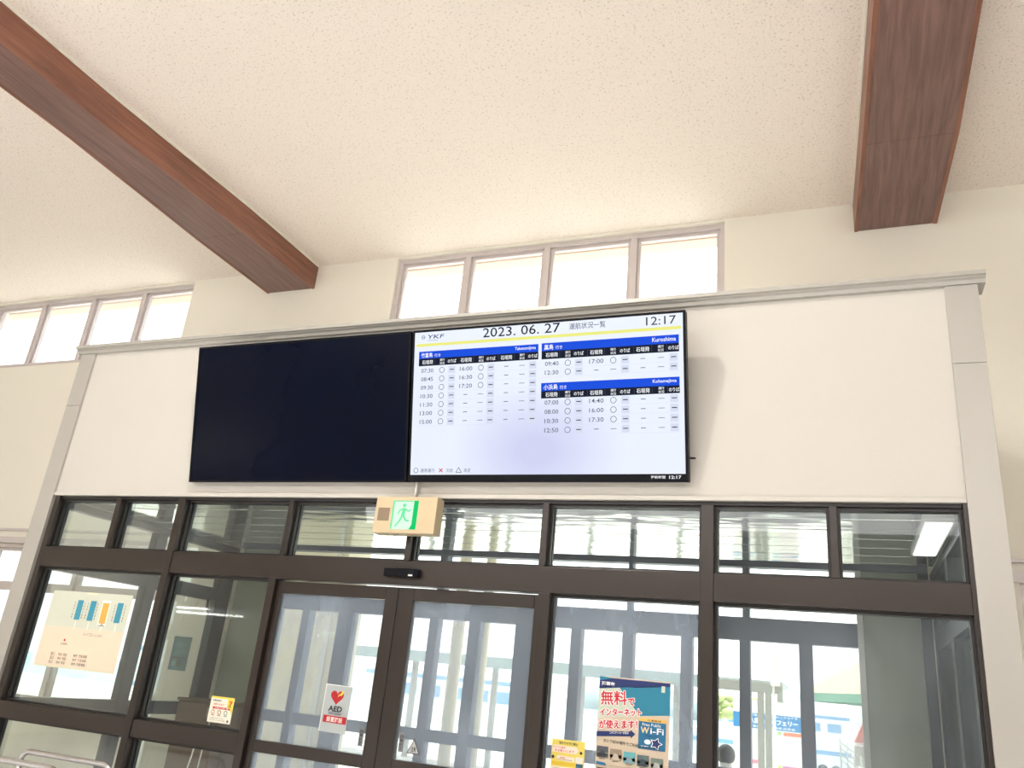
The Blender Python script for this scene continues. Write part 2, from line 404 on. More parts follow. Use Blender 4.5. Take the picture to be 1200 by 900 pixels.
# ---- clerestory and low windows in the back wall
def wall_window(name, hole, mull, label, rails=(), sash=True, y0=YB + 0.04, frame=0.045):
    x0, x1, z0, z1 = hole
    t = empty(name, (x0, y0, z0)); struct(t, label, 'window')
    def bx(nm, a, b, ya, yb, c, d, m=M['alu'], bev=0.003): return box(nm, m, a - x0, b - x0, ya, yb, c - z0, d - z0, t, bev)
    bx('head', x0, x1, 0, 0.10, z1 - frame, z1); bx('sill', x0, x1, -0.03, 0.12, z0, z0 + frame)
    bx('jamb', x0, x0 + frame, 0, 0.10, z0 + frame, z1 - frame); bx('jamb', x1 - frame, x1, 0, 0.10, z0 + frame, z1 - frame)
    xs = [x0 + frame] + [v for k in mull for v in (k, k + 0.06)] + [x1 - frame]
    for k in mull: bx('mullion', k, k + 0.06, 0.0, 0.10, z0 + frame, z1 - frame)
    for a, b in zip(xs[::2], xs[1::2]):
        s = 0.03
        bb = B(); X0, X1, Z0, Z1 = a - x0, b - x0, frame, z1 - z0 - frame
        bb.box(X0, X1, 0.03, 0.075, Z1 - s, Z1).box(X0, X1, 0.03, 0.075, Z0, Z0 + s).box(X0, X0 + s, 0.03, 0.075, Z0 + s, Z1 - s).box(X1 - s, X1, 0.03, 0.075, Z0 + s, Z1 - s)
        sh = bb.build('sash', M['alu'], t, 0.003)
        for (ra, rb) in rails: bx('sash_rail', a + s, b - s, 0.03, 0.075, ra, rb)
        edges = [Z0 + s] + [v - z0 for r in rails for v in r] + [Z1 - s]
        for za, zb in zip(edges[::2], edges[1::2]): box('pane', M['film'], X0 + s, X1 - s, 0.05, 0.056, za, zb, sh)
    return t
wall_window('window_1', H_W0, (-9.27, -8.42, -7.60), 'high four-pane window at the upper left, beside the left beam')
wall_window('window_2', H_W1, (-3.345, -2.51, -1.66), 'high four-pane window above the lit departure screen')
wall_window('window_3', H_L, (-8.8, -7.47), 'low window in the back wall left of the entrance', rails=((1.975, 2.07),))
wall_window('window_4', H_R, (2.2, 3.3), 'low window in the back wall right of the entrance', rails=((1.975, 2.07),))
for (h, nm, lb) in ((H_L, 'trim_1', 'pale head moulding over the low left window'), (H_R, 'trim_2', 'pale head moulding over the low right window')):
    b = B(); b.box(h[0] - 0.06, h[1] + (0.0 if nm == 'trim_1' else 0.06), YB - 0.02, YB, 2.47, 2.535).box(h[0] - 0.06, h[1] + (0.0 if nm == 'trim_1' else 0.06), YB - 0.035, YB, 2.60, 2.625)
    struct(b.build(nm, M['alu']), lb, 'trim')
struct(box('trim_3', mat('warm_soffit', (216, 190, 170), 0.9), -13, 9, YB + 0.2, YB + 0.36, ZC - 0.06, ZC + 0.2), 'short eave outside above the high windows', 'trim')

# ---- bulkhead over the entrance (front of the vestibule box)
bulk = struct(empty('wall_front', (-2.39, 0, 2.5)), 'white panelled bulkhead above the entrance that carries the two screens', 'wall')
def bk(nm, m, x0, x1, y0, y1, z0, z1, bev=0.0): return box(nm, m, x0 + 2.39, x1 + 2.39, y0, y1, z0 - 2.5, z1 - 2.5, bulk, bev)
bk('front_panel', M['panel'], -5.346, 0.565, 0.006, 0.06, 2.53, 3.637)
bk('side_panel', M['panel'], -5.49, -5.43, 0.1, YB, 2.5, 3.637); bk('side_panel', M['panel'], 0.65, 0.712, 0.1, YB, 2.5, 3.637)
bk('roof_panel', M['white'], -5.49, 0.712, 0.06, YB, 3.60, 3.637)
bk('bottom_lip', M['panel'], -5.346, 0.565, -0.006, 0.06, 2.505, 2.53, 0.002)
cor = B()
prof = [(0.12, 3.637), (-0.020, 3.637), (-0.026, 3.655), (-0.040, 3.663), (-0.040, 3.668), (-0.055, 3.671), (-0.055, 3.694), (0.12, 3.694)]
cor.prism(prof, 'x', -5.525, 0.750)
struct(cor.build('trim_4', M['trim']), 'stepped grey cornice along the top of the bulkhead', 'trim')
for nm, x0, x1, lb in (('trim_5', -5.492, -5.346, 'grey metal column casing at the left edge of the entrance'), ('trim_6', 0.565, 0.714, 'grey metal column casing at the right edge of the entrance')):
    t = struct(empty(nm, (x0, 0, 0)), lb, 'column')
    zs = (0, 3.205, 3.637)
    for a, b in zip(zs, zs[1:]): box('casing', M['trim'], 0, x1 - x0, -0.012, 0.12, a + 0.001, b - 0.001, t, 0.002)

# ================================================================== INNER GLAZED SCREEN
g = struct(empty('window_5', (-2.39, 0, 0)), 'bronze framed glazed entrance screen under the bulkhead', 'window')
def gb(nm, x0, x1, z0, z1, y0=0.0, y1=0.11, m=None, bev=0.003): return box(nm, m or M['bronze'], x0 + 2.39, x1 + 2.39, y0, y1, z0, z1, g, bev)
def bead(x0, x1, z0, z1, w=0.014):
    b = B(); X0, X1 = x0 + 2.39, x1 + 2.39
    for ya, yb in ((0.040, 0.062), (0.076, 0.098)):
        b.box(X0, X1, ya, yb, z1 - w, z1).box(X0, X1, ya, yb, z0, z0 + w).box(X0, X0 + w, ya, yb, z0 + w, z1 - w).box(X1 - w, X1, ya, yb, z0 + w, z1 - w)
    b.build('glazing_bead', M['bronze_dark'], g)
def pane(x0, x1, z0, z1, m): box('pane', m, x0 + 2.39, x1 + 2.39, 0.066, 0.072, z0, z1, g)
gb('jamb', -5.330, -5.285, 0, 2.505); gb('jamb', 0.546, 0.566, 0, 2.505)
gb('head', -5.285, 0.546, 2.485, 2.505, 0.02, 0.11, M['bronze_dark'])
gb('transom_bar', -5.285, 0.546, 1.994, 2.134, 0.0, 0.10)
gb('post', -4.152, -4.098, 0, 2.485, -0.008, 0.11); gb('post', -0.657, -0.590, 0, 2.485, -0.008, 0.11)
for a, b in ((-4.722, -4.682), (-3.249, -3.216), (-2.367, -2.335), (-1.530, -1.493), (-0.038, 0.0)): gb('mullion', a, b, 2.134, 2.485)
gb('post', -3.292, -3.240, 0, 1.994); gb('post', -1.513, -1.449, 0, 1.994)
for a, b in ((-5.285, -4.722), (-4.682, -4.152), (-4.098, -3.249), (-3.216, -2.367), (-2.335, -1.530), (-1.493, -0.657), (-0.590, -0.038), (0.0, 0.546)):
    bead(a, b, 2.134, 2.485); pane(a, b, 2.134, 2.485, M['glass_transom'])
for a, b, m in ((-5.285, -4.152, M['glass']), (-4.098, -3.292, M['glass']), (-1.449, -0.657, M['glass_dirty']), (-0.590, 0.546, M['glass_streaked'])):
    gb('mid_rail', a, b, 1.0, 1.103); gb('bottom_rail', a, b, 0.0, 0.12)
    bead(a, b, 1.103, 1.994); pane(a, b, 1.103, 1.994, m); bead(a, b, 0.12, 1.0); pane(a, b, 0.12, 1.0, m)
# sliding doors
def leaf(nm, x0, x1, sl, sr, label):
    d = struct(empty(nm, (x0, 0.03, 0)), label, 'door'); w = x1 - x0
    def db(n, a, b, c, e, y0=0.0, y1=0.05, m=M['bronze'], bev=0.003): return box(n, m, a, b, y0, y1, c, e, d, bev)
    db('stile', 0, sl, 0.02, 1.985); db('stile', w - sr, w, 0.02, 1.985)
    db('top_rail', sl, w - sr, 1.912, 1.985); db('mid_rail', sl, w - sr, 1.018, 1.082); db('bottom_rail', sl, w - sr, 0.02, 0.14)
    for a, b in ((1.082, 1.912), (0.14, 1.018)): box('pane', M['glass_dirty'], sl, w - sr, 0.022, 0.028, a, b, d)
    db('gasket', w - 0.006, w, 0.02, 1.985, -0.001, 0.051, M['bronze_dark'], 0) if nm == 'door_1' else None
    return d
leaf('door_1', -3.238, -2.386, 0.035, 0.083, 'left leaf of the automatic sliding door, bronze frame, hazed glass')
leaf('door_2', -2.384, -1.515, 0.100, 0.030, 'right leaf of the automatic sliding door, bronze frame, hazed glass')

# ================================================================== VESTIBULE
vc = struct(empty('ceiling.001', (-2.39, 1.1, 2.5)), 'glossy grey metal plank ceiling inside the entrance vestibule', 'ceiling')
box('backing_board', M['bronze_dark'], -2.94, 2.956, -1.04, 0.66, 0.03, 0.05, vc); box('end_soffit', M['spandrel'], -2.94, 2.956, 0.66, 1.0, 0.09, 0.11, vc)
y = 0.115
while y < 1.75:
    y1 = min(y + 0.255, 1.76)
    box('ceiling_panel', M['spandrel'], -2.94, 2.956, y - 1.1, y1 - 1.1, 0.0, 0.03, vc, 0.004)
    y = y1 + 0.011
def side_screen(nm, X, label, sgn):
    t = struct(empty(nm, (X, 0, 0)), label, 'window')
    def sb(n, y0, y1, z0, z1, m=M['teal'], xa=-0.04, xb=0.04, bev=0.003): return box(n, m, xa, xb, y0, y1, z0, z1, t, bev)
    sb('head', 0.12, YB, 2.44, 2.5); sb('post', 1.06, 1.17, 0, 2.44); sb('post', 1.93, YB, 0, 2.44)
    sb('header', 0.12, 1.06, 1.99, 2.10); sb('header', 1.17, 1.93, 1.985, 2.10)
    sb('mid_rail', 0.12, 1.06, 1.02, 1.12); sb('mid_rail', 1.17, 1.93, 1.02, 1.12); sb('bottom_rail', 0.12, 1.06, 0, 0.12); sb('bottom_rail', 1.17, 1.93, 0, 0.12)
    for ya, yb in ((0.12, 1.06), (1.17, 1.93)):
        for za, zb in ((0.12, 1.02), (1.12, 1.985), (2.10, 2.44)): box('pane', M['glass_side'], -0.003, 0.003, ya, yb, za, zb, t)
    return t
side_screen('window_6', -5.375, 'dark teal framed glass screen on the left side of the vestibule', 1)
side_screen('window_7', 0.612, 'dark teal framed glass screen on the right side of the vestibule', -1)
# outer glazed wall
ow = struct(empty('window_8', (-2.39, YB, 0)), 'blue-grey framed outer glazing on the far side of the vestibule', 'window')
def ob(nm, x0, x1, z0, z1, m=M['outer'], y0=0.02, y1=0.12, bev=0.003): return box(nm, m, x0 + 2.39, x1 + 2.39, y0, y1, z0, z1, ow, bev)
ob('header', -4.78, 0.095, 1.985, 2.146); ob('head', -5.33, 0.566, 2.512, 2.6)
posts = [(-4.86, -4.78), (-4.515, -4.436), (-4.135, -3.985), (-3.23, -3.15), (-2.864, -2.767), (-2.454, -2.285), (-1.983, -1.90), (-1.572, -1.486), (-1.126, -1.042), (-0.704, -0.628), (-0.296, -0.205)]
for a, b in posts: ob('post', a, b, 0, 1.985)
for a, b in ((-3.20, -3.13), (-2.28, -2.21), (-1.545, -1.51), (-0.68, -0.63)): ob('mullion', a, b, 2.146, 2.512)
ob('board', -5.33, -4.86, 0.0, 2.512, M['board'], 0.05, 0.09); ob('board', 0.135, 0.50, 0.0, 2.512, M['board'], 0.05, 0.09)
ob('end_post', 0.50, 0.566, 0, 2.512, M['teal']); ob('edge_post', 0.095, 0.135, 0, 2.512, M['white'])
for (a, b), (c, d) in zip(posts, posts[1:] + [(0.095, 0.1)]):
    ob('mid_rail', b, c, 1.035, 1.125); ob('bottom_rail', b, c, 0, 0.12)
    for za, zb in ((0.12, 1.035), (1.125, 1.985)): ob('pane', b, c, za, zb, M['glass_streaked'], 0.066, 0.072, 0)
xs = [-4.86, -3.20, -3.13, -2.28, -2.21, -1.545, -1.51, -0.68, -0.63, 0.095]
for a, b in zip(xs[::2], xs[1::2]): ob('pane', a, b, 2.146, 2.512, M['glass'], 0.066, 0.072, 0)

# vestibule furniture
t = tag(empty('vestibule_ceiling_light', (0.48, 0.78, 2.5)), 'bright rectangular ceiling light seen through the rightmost transom pane', 'ceiling light')
box('housing', M['white'], -0.075, 0.065, -0.47, 0.47, -0.02, 0.0, t); box('diffuser', emit('lamp_diffuser', (255, 255, 250), 1.6), -0.065, 0.055, -0.46, 0.46, -0.026, -0.02, t)
t = tag(empty('brown_cabinet', (-4.66, 1.35, 0)), 'brown cabinet with white labels standing inside the vestibule behind the left glass', 'cabinet')
box('body', M['brown_box'], -0.2, 0.2, -0.15, 0.15, 0.05, 1.17, t, 0.006); box('plinth', M['rubber'], -0.19, 0.19, -0.14, 0.14, 0, 0.05, t)
box('top', M['brown_box'], -0.21, 0.21, -0.16, 0.16, 1.17, 1.19, t, 0.003)
for x in (-0.02, 0.075): box('white_label', M['white'], x, x + 0.085, -0.153, -0.15, 0.93, 1.0, t)
box('switch_plate', M['grey_steel'], 0.10, 0.16, -0.155, -0.15, 1.07, 1.14, t)
B().tube([(0.06, -0.157, 0.93), (0.05, -0.16, 0.8), (0.02, -0.158, 0.65), (0.0, -0.157, 0.4)], 0.006, 8).build('white_cord', M['white'], t)
B().tube([(0.15, -0.157, 1.06), (0.14, -0.16, 0.9), (0.12, -0.158, 0.6), (0.12, -0.157, 0.3)], 0.006, 8).build('white_cord', M['white'], t)
t = tag(B().tube([(-5.32, 1.80, 1.99), (-5.315, 1.80, 1.93)] + arc((-5.315, 1.855, 1.93), 0.055, 180, 360, 10, 'yz') + [(-5.315, 1.91, 1.93), (-5.32, 1.91, 1.99)], 0.012, 10).build('cable_loop', M['rubber']), 'dark cable loop hanging from the teal header at the vestibule side door', 'cable')

# ================================================================== SCREENS
TILT = math.atan2(0.9775, -0.2146)
def tv(x0, label, lit):
    t = tag(empty('display_screen', (x0, -0.25, 3.4965), (TILT, 0, 0)), label, 'screen', 'pair of wall displays above the entrance')
    box('housing', M['black'], 0.003, 1.669, -0.927, 0.0, -0.06, -0.004, t, 0.004)
    b = B(); w = 0.014
    b.box(0.003, 1.669, -w, 0, -0.004, 0.002).box(0.003, 1.669, -0.927, -0.915, -0.004, 0.002).box(0.003, 0.003 + w, -0.915, -w, -0.004, 0.002).box(1.669 - w, 1.669, -0.915, -w, -0.004, 0.002)
    b.build('bezel', M['black'], t)
    box('screen_glass', M['screen'] if lit else M['navy_glass'], 0.017, 1.655, -0.884 if lit else -0.915, -w, -0.004, 0.0, t)
    # tilting wall bracket behind
    box('mount_plate', M['black'], 0.5, 1.17, -0.7, -0.25, -0.075, -0.06, t)
    for bx_ in (1.0, 0.67): B().cyl((bx_, -0.35, -0.07), (bx_, -0.33, -0.16), 0.018).build('bracket_arm', M['black'], t)
    if lit: box('status_bar', M['black'], 0.017, 1.655, -0.915, -0.884, -0.004, 0.0, t)
    return t
tv1 = tv(-4.062, 'blank dark navy display screen, the left of the pair above the entrance', False)
tv2 = tv(-2.384, 'lit departure board screen showing ferry times, right of the blank screen', True)
B().tube(arc((1.672, -0.80, -0.03), 0.03, -90, 90, 10, 'xz'), 0.004, 8).build('side_cable', M['rubber'], tv2)

P = Print(tv2, lit=1.0, step=0.0004, z0=0.0008)
NAVY, BLUE, INK, WHT, YEL, RED = (16, 24, 44), (18, 78, 222), (26, 30, 42), (250, 252, 255), (236, 236, 130), (205, 30, 60)
LOGO, GREY, PALE = (78, 84, 132), (84, 92, 108), (214, 221, 240)
P.rect(YEL, 0.03, 0.086, 1.645, 0.104)
P.text(INK, '2023. 06. 27', 0.474, 0.017, 0.957, 0.074, 0.004)
P.text(INK, '運航状況一覧', 1.012, 0.027, 1.224, 0.064)
P.text(INK, '12:17', 1.454, 0.025, 1.618, 0.072)
P.text(LOGO, 'YKF', 0.098, 0.033, 0.212, 0.058, 0.012, shear=0.3)
P.ring(LOGO, 0.076, 0.046, 0.0125, 0.003); P.rect(LOGO, 0.066, 0.0445, 0.086, 0.0475); P.rect(LOGO, 0.105, 0.067, 0.175, 0.069)
def table(x0, x1, yb, yd, ye, name, eng, cols, rows, y0, dy, nm_w):
    P.rect(BLUE, x0, yb, x1, yd); P.rect(NAVY, x0, yd, x1, ye)
    for k in range(len(rows)):
        yy = y0 + dy * k
        for j in (2, 5, 8): P.rect(PALE, cols[j] - 0.022, yy - 0.02, cols[j] + 0.022, yy + 0.022)
        P.rect(PALE, x0, yy + 0.0255, x1, yy + 0.0268)
    P.up()
    P.text(WHT, name, x0 + 0.015, yb + 0.009, x0 + 0.015 + nm_w, yd - 0.006, 0.016)
    P.text(WHT, '行き', x0 + 0.028 + nm_w, yb + 0.018, x0 + 0.068 + nm_w, yd - 0.008, 0.006)
    P.text(WHT, eng, x1 - 0.145, yb + 0.010, x1 - 0.016, yb + 0.034, 0.012)
    ym = (yd + ye) / 2
    for j in range(3):
        P.text(WHT, '石垣発', cols[3 * j] - 0.037, ym - 0.013, cols[3 * j] + 0.037, ym + 0.013, 0.014)
        P.text(WHT, '運行', cols[3 * j + 1] - 0.016, ym - 0.017, cols[3 * j + 1] + 0.016, ym - 0.002, 0.01)
        P.text(WHT, '状況', cols[3 * j + 1] - 0.016, ym + 0.003, cols[3 * j + 1] + 0.016, ym + 0.018, 0.01)
        P.text(WHT, 'のりば', cols[3 * j + 2] - 0.028, ym - 0.011, cols[3 * j + 2] + 0.028, ym + 0.012, 0.014)
    for j in range(1, 9):
        xv = (cols[j - 1] + cols[j]) / 2
        P.rect(GREY, xv - 0.0006, yd + 0.004, xv + 0.0006, ye - 0.004)
    for k, r in enumerate(rows):
        yy = y0 + dy * k
        for j in range(3):
            c = cols[3 * j]
            if j < len(r) and r[j]:
                P.text(GREY, r[j], c - 0.041, yy - 0.0125, c + 0.041, yy + 0.0125, 0.004)
                P.ring(INK, cols[3 * j + 1], yy, 0.0175, 0.0028)
            else:
                P.rect(GREY, c - 0.013, yy - 0.002, c + 0.013, yy + 0.002)
                P.rect(GREY, cols[3 * j + 1] - 0.017, yy - 0.0015, cols[3 * j + 1] + 0.017, yy + 0.0015)
            P.rect(INK, cols[3 * j + 2] - 0.014, yy - 0.0028, cols[3 * j + 2] + 0.014, yy + 0.0022)
    P.up(-1)
C1 = [0.110, 0.209, 0.275, 0.369, 0.466, 0.530, 0.628, 0.726, 0.792]
C2 = [0.908, 1.004, 1.069, 1.171, 1.268, 1.335, 1.434, 1.533, 1.602]
table(0.050, 0.826, 0.135, 0.180, 0.225, '竹富島', 'Taketomijima', C1, [['07:30', '16:00'], ['08:45', '16:30'], ['09:30', '17:20'], ['10:30'], ['11:30'], ['13:00'], ['15:00']], 0.255, 0.052, 0.078)
table(0.846, 1.632, 0.133, 0.180, 0.227, '黒島', 'Kuroshima', C2, [['09:40', '17:00'], ['12:30']], 0.255, 0.051, 0.056)
table(0.845, 1.632, 0.365, 0.412, 0.454, '小浜島', 'Kohamajima', C2, [['07:00', '14:40'], ['08:00', '16:00'], ['10:30', '17:30'], ['12:50']], 0.479, 0.0525, 0.084)
P.ring(INK, 0.055, 0.858, 0.0155, 0.0028); P.text(GREY, '通常運行', 0.085, 0.847, 0.180, 0.870)
P.line(RED, 0.209, 0.848, 0.233, 0.868, 0.005).up(); P.line(RED, 0.209, 0.868, 0.233, 0.848, 0.005).up(-1)
P.text(GREY, '欠航', 0.256, 0.847, 0.300, 0.870)
for a, b in (((0.337, 0.842), (0.319, 0.871)), ((0.319, 0.871), (0.355, 0.871)), ((0.355, 0.871), (0.337, 0.842))): P.line(INK, a[0], a[1], b[0], b[1], 0.003)
P.text(GREY, '未定', 0.370, 0.847, 0.414, 0.870)
P.text(WHT, '更新時間', 1.470, 0.893, 1.548, 0.909, 0.012); P.text(WHT, '12:17', 1.568, 0.893, 1.632, 0.910, 0.02)
P.done({NAVY: 'table_header', BLUE: 'table_title_bar', INK: 'dark_lettering', WHT: 'white_lettering', YEL: 'yellow_rule', RED: 'red_cross', LOGO: 'company_mark', GREY: 'grey_lettering', PALE: 'grid_lines'})

# white conduit between the screens and the exit sign
tag(B().tube([(-2.335, -0.02, 2.48), (-2.335, -0.02, 2.62)], 0.009, 10).build('white_conduit', M['white']), 'thin white conduit running down to the exit sign', 'pipe')

# ---- emergency exit sign
t = tag(empty('exit_sign', (-2.533, -0.12, 2.485), FRONT), 'beige emergency exit sign with a green running figure hung below the screens', 'sign')
box('housing', M['beige_plastic'], 0, 0.402, -0.2145, 0, -0.09, 0, t, 0.004)
box('speaker_grille', M['tan'], 0.022, 0.098, -0.142, -0.067, 0.0, 0.002, t)
box('light_panel', emit('exit_white', (226, 255, 232), 1.0), 0.117, 0.285, -0.192, -0.024, 0.0, 0.003, t)
B().tube([(0.13, -0.215, -0.03), (0.135, -0.225, -0.03), (0.15, -0.222, -0.03), (0.155, -0.215, -0.03)], 0.002, 6).build('pull_cord', M['rubber'], t)
E_ = Print(t, lit=1.0, z0=0.0036); GRN, GR2 = (18, 205, 108), (120, 238, 172)
E_.rect(GRN, 0.255, 0.024, 0.285, 0.192); E_.poly(GRN, [(0.240, 0.192), (0.285, 0.192), (0.285, 0.165), (0.255, 0.165)])
E_.rect(GR2, 0.117, 0.024, 0.128, 0.192); E_.rect(GR2, 0.128, 0.024, 0.255, 0.030)
E_.up(); E_.disc(GR2, 0.194, 0.052, 0.011)
E_.line(GR2, 0.197, 0.068, 0.190, 0.118, 0.022); E_.up(); E_.line(GR2, 0.196, 0.070, 0.226, 0.088, 0.009); E_.line(GR2, 0.226, 0.088, 0.238, 0.076, 0.008)
E_.line(GR2, 0.192, 0.072, 0.166, 0.082, 0.009); E_.line(GR2, 0.166, 0.082, 0.158, 0.104, 0.008)
E_.up(); E_.line(GR2, 0.194, 0.112, 0.216, 0.142, 0.012); E_.line(GR2, 0.216, 0.142, 0.236, 0.142, 0.010)
E_.line(GR2, 0.188, 0.112, 0.174, 0.146, 0.012); E_.line(GR2, 0.174, 0.146, 0.148, 0.176, 0.010)
E_.done({GRN: 'green_field', GR2: 'running_figure'})

# ---- door sensor
t = tag(empty('door_sensor', (-2.465, -0.04, 2.085), FRONT), 'black motion sensor mounted on the bar above the sliding doors', 'sensor')
b = B(); b.prism([(0.0, 0.0), (0.225, 0.0), (0.225, -0.050), (0.0, -0.046)], 'z', -0.04, 0.0); b.build('body', M['black'], t, 0.006)
box('label_sticker', M['white'], 0.165, 0.192, -0.043, -0.034, 0.0, 0.001, t); box('lens', M['navy_glass'], 0.198, 0.222, -0.044, -0.006, 0.0, 0.002, t)

# ================================================================== NOTICES ON THE GLASS (front face of the glass is y = 0.066)
YG = 0.0655
def sheet(name, x, z, w, h, c, label, cat, rotz=0.0, th=0.0012, group=None):
    t = tag(empty(name, (x, YG if not name == 'door_notice' else 0.0515, z), FRONT), label, cat, group)
    t.rotation_euler = (R(90), R(rotz), 0)
    box('paper', pmat(c), 0, w, -h, 0, -0.0004, th - 0.0004, t)
    return t
# map poster
t = sheet('map_poster', -5.150, 1.840, 0.735, 0.50, (238, 222, 200), 'large pale route map poster with four upright bars on the leftmost pane', 'poster')
P = Print(t, z0=0.0014)
SAGE, PEACH, TEAL, ORG, TXT = (214, 220, 204), (244, 222, 198), (62, 150, 176), (244, 176, 84), (96, 96, 96)
P.rect(SAGE, 0, 0, 0.735, 0.238); P.rect((226, 224, 190), 0, 0.492, 0.735, 0.50)
P.up()
P.rect((236, 232, 206), 0.32, 0.0, 0.42, 0.016); P.rect(PEACH, 0.03, 0.28, 0.69, 0.46)
for x in (0.255, 0.375, 0.62): P.rect(TEAL, x, 0.055, x + 0.052, 0.185)
P.rect((250, 250, 244), 0.482, 0.045, 0.555, 0.213)
for x in (0.265, 0.385, 0.505, 0.63): P.rect((240, 238, 222), x + 0.012, 0.195, x + 0.022, 0.245)
P.up()
P.rect(ORG, 0.490, 0.062, 0.547, 0.195); P.rect((90, 84, 60), 0.488, 0.208, 0.549, 0.212)
P.up()
for x in (0.228, 0.318, 0.350, 0.438, 0.597, 0.688):
    for k in range(6): P.text(TXT, '石垣島竹富黒'[k], x, 0.068 + 0.019 * k, x + 0.010, 0.081 + 0.019 * k, 0.01)
P.text(TXT, 'いってらっしゃい', 0.385, 0.262, 0.555, 0.285)
P.disc((214, 70, 50), 0.228, 0.322, 0.008); P.text(TXT, '石垣港', 0.200, 0.340, 0.258, 0.352)
for i, (x, s_) in enumerate(((0.135, '窓口'), (0.205, '待合'), (0.250, '売店'), (0.345, '券売'), (0.395, '竹富'), (0.435, '乗船'))):
    for k in range(3): P.text(TXT, s_, x, 0.405 + 0.026 * k, x + 0.036, 0.424 + 0.026 * k)
P.done({SAGE: 'sea_area', PEACH: 'land_area', TEAL: 'berth_bar', ORG: 'orange_bar', TXT: 'grey_lettering'})
# convenience-bank style notice: white and yellow with a red bar
t = sheet('shop_notice', -3.591, 1.285, 0.174, 0.146, (245, 243, 228), 'small white and yellow notice with a red bar on the second pane', 'notice')
P = Print(t, z0=0.0014)
YL, RD, OG = (244, 222, 90), (208, 66, 50), (235, 120, 40)
P.rect(YL, 0, 0, 0.174, 0.010); P.rect(YL, 0.128, 0.010, 0.174, 0.062); P.poly(YL, [(0.150, 0.062), (0.174, 0.062), (0.174, 0.10), (0.162, 0.08)])
P.rect(RD, 0.024, 0.058, 0.156, 0.070); P.up()
P.text(INK, '手数料無料！', 0.014, 0.018, 0.082, 0.028, 0.012); P.text(RD, '両替できます！', 0.026, 0.038, 0.108, 0.050, 0.008)
P.rect(OG, 0.138, 0.018, 0.164, 0.026); P.poly(RD, [(0.150, 0.026), (0.163, 0.026), (0.152, 0.046), (0.143, 0.046)]); P.rect((60, 130, 90), 0.140, 0.048, 0.160, 0.053)
P.text(WHT, 'お取扱い内容一覧', 0.040, 0.0605, 0.140, 0.0675, 0.01)
for k, c in enumerate(((190, 90, 80), (160, 90, 70), (80, 130, 110))):
    x = 0.018 + k * 0.048; P.ring(c, x + 0.014, 0.088, 0.013, 0.004); P.rect(c, x + 0.004, 0.104, x + 0.030, 0.1075)
P.text(TXT, '二十四時間ご利用いただけます', 0.012, 0.118, 0.120, 0.125); P.text(TXT, '平日八時から二十時まで営業', 0.012, 0.129, 0.130, 0.136); P.rect((90, 90, 90), 0.146, 0.126, 0.160, 0.138)
P.done({YL: 'yellow_area', RD: 'red_bar', INK: 'black_lettering', OG: 'orange_mark', WHT: 'white_lettering', TXT: 'grey_lettering'})
# AED notice on the left door leaf
YD = 0.0515
t = tag(empty('aed_sign', (-2.782, YD, 1.424), FRONT), 'grey-white sign with a red heart and lightning bolt on the left door leaf', 'sign')
t.rotation_euler = (R(90), R(1.0), 0)
box('paper', pmat((174, 182, 184)), 0, 0.176, -0.252, 0, -0.0004, 0.0008, t)
P = Print(t, z0=0.0014); HR, YB_ = (176, 18, 30), (240, 200, 70)
heart = []
for i in range(40):
    a = 2 * math.pi * i / 40
    hx = 16 * math.sin(a) ** 3; hy = 13 * math.cos(a) - 5 * math.cos(2 * a) - 2 * math.cos(3 * a) - math.cos(4 * a)
    heart.append((0.085 + hx * 0.0027, 0.064 - hy * 0.0027))
P.poly(HR, heart); P.rect(HR, 0.016, 0.164, 0.170, 0.202); P.rect((235, 235, 232), 0, 0, 0.004, 0.252); P.rect((235, 235, 232), 0, 0, 0.176, 0.004)
P.up(); P.poly(YB_, [(0.089, 0.066), (0.096, 0.046), (0.102, 0.050), (0.120, 0.024), (0.118, 0.036), (0.134, 0.026), (0.112, 0.058), (0.106, 0.052)])
P.text(INK, 'AED', 0.040, 0.112, 0.132, 0.142, 0.03); P.rect(INK, 0.045, 0.1455, 0.132, 0.1475); P.text(INK, '自動体外式除細動器', 0.045, 0.150, 0.130, 0.158, 0.01)
P.text((240, 226, 222), '設置施設', 0.040, 0.169, 0.146, 0.197, 0.02)
P.done({HR: 'red_heart_and_band', YB_: 'lightning_bolt', INK: 'black_lettering', (240, 226, 222): 'white_lettering', (235, 235, 232): 'white_edge'})
# automatic door strips and warning triangle
for x, lb in ((-2.520, 'narrow dark strip sticker at the edge of the left door leaf'), (-2.266, 'narrow dark strip sticker at the edge of the right door leaf')):
    t = tag(empty('strip_sticker', (x, YD, 1.220), FRONT), lb, 'sticker', 'strip stickers on the sliding doors')
    box('paper', pmat((120, 124, 126)), 0, 0.030, -0.098, 0, -0.0004, 0.0008, t)
    P = Print(t, z0=0.0014); D_ = (36, 38, 42)
    for k, s_ in enumerate('自動ドア'): P.text(D_, s_, 0.006, 0.012 + 0.021 * k, 0.024, 0.030 + 0.021 * k, 0.012)
    P.done({D_: 'dark_lettering'})
t = tag(empty('warning_triangle', (-2.214, YD, 1.198), FRONT), 'grey triangular warning sticker on the right door leaf', 'sticker')
b = B(); b.prism([(0.040, -0.002), (0.082, -0.078), (0.0, -0.078)], 'z', -0.0004, 0.0008); b.build('backing', pmat((60, 62, 64)), t)
P = Print(t, z0=0.0014); GY = (176, 180, 180)
P.poly(GY, [(0.040, 0.012), (0.0745, 0.0735), (0.0075, 0.0735)]); P.up(); P.text((44, 46, 50), '注意', 0.027, 0.042, 0.056, 0.068, 0.02)
P.done({GY: 'grey_field', (44, 46, 50): 'dark_lettering'})
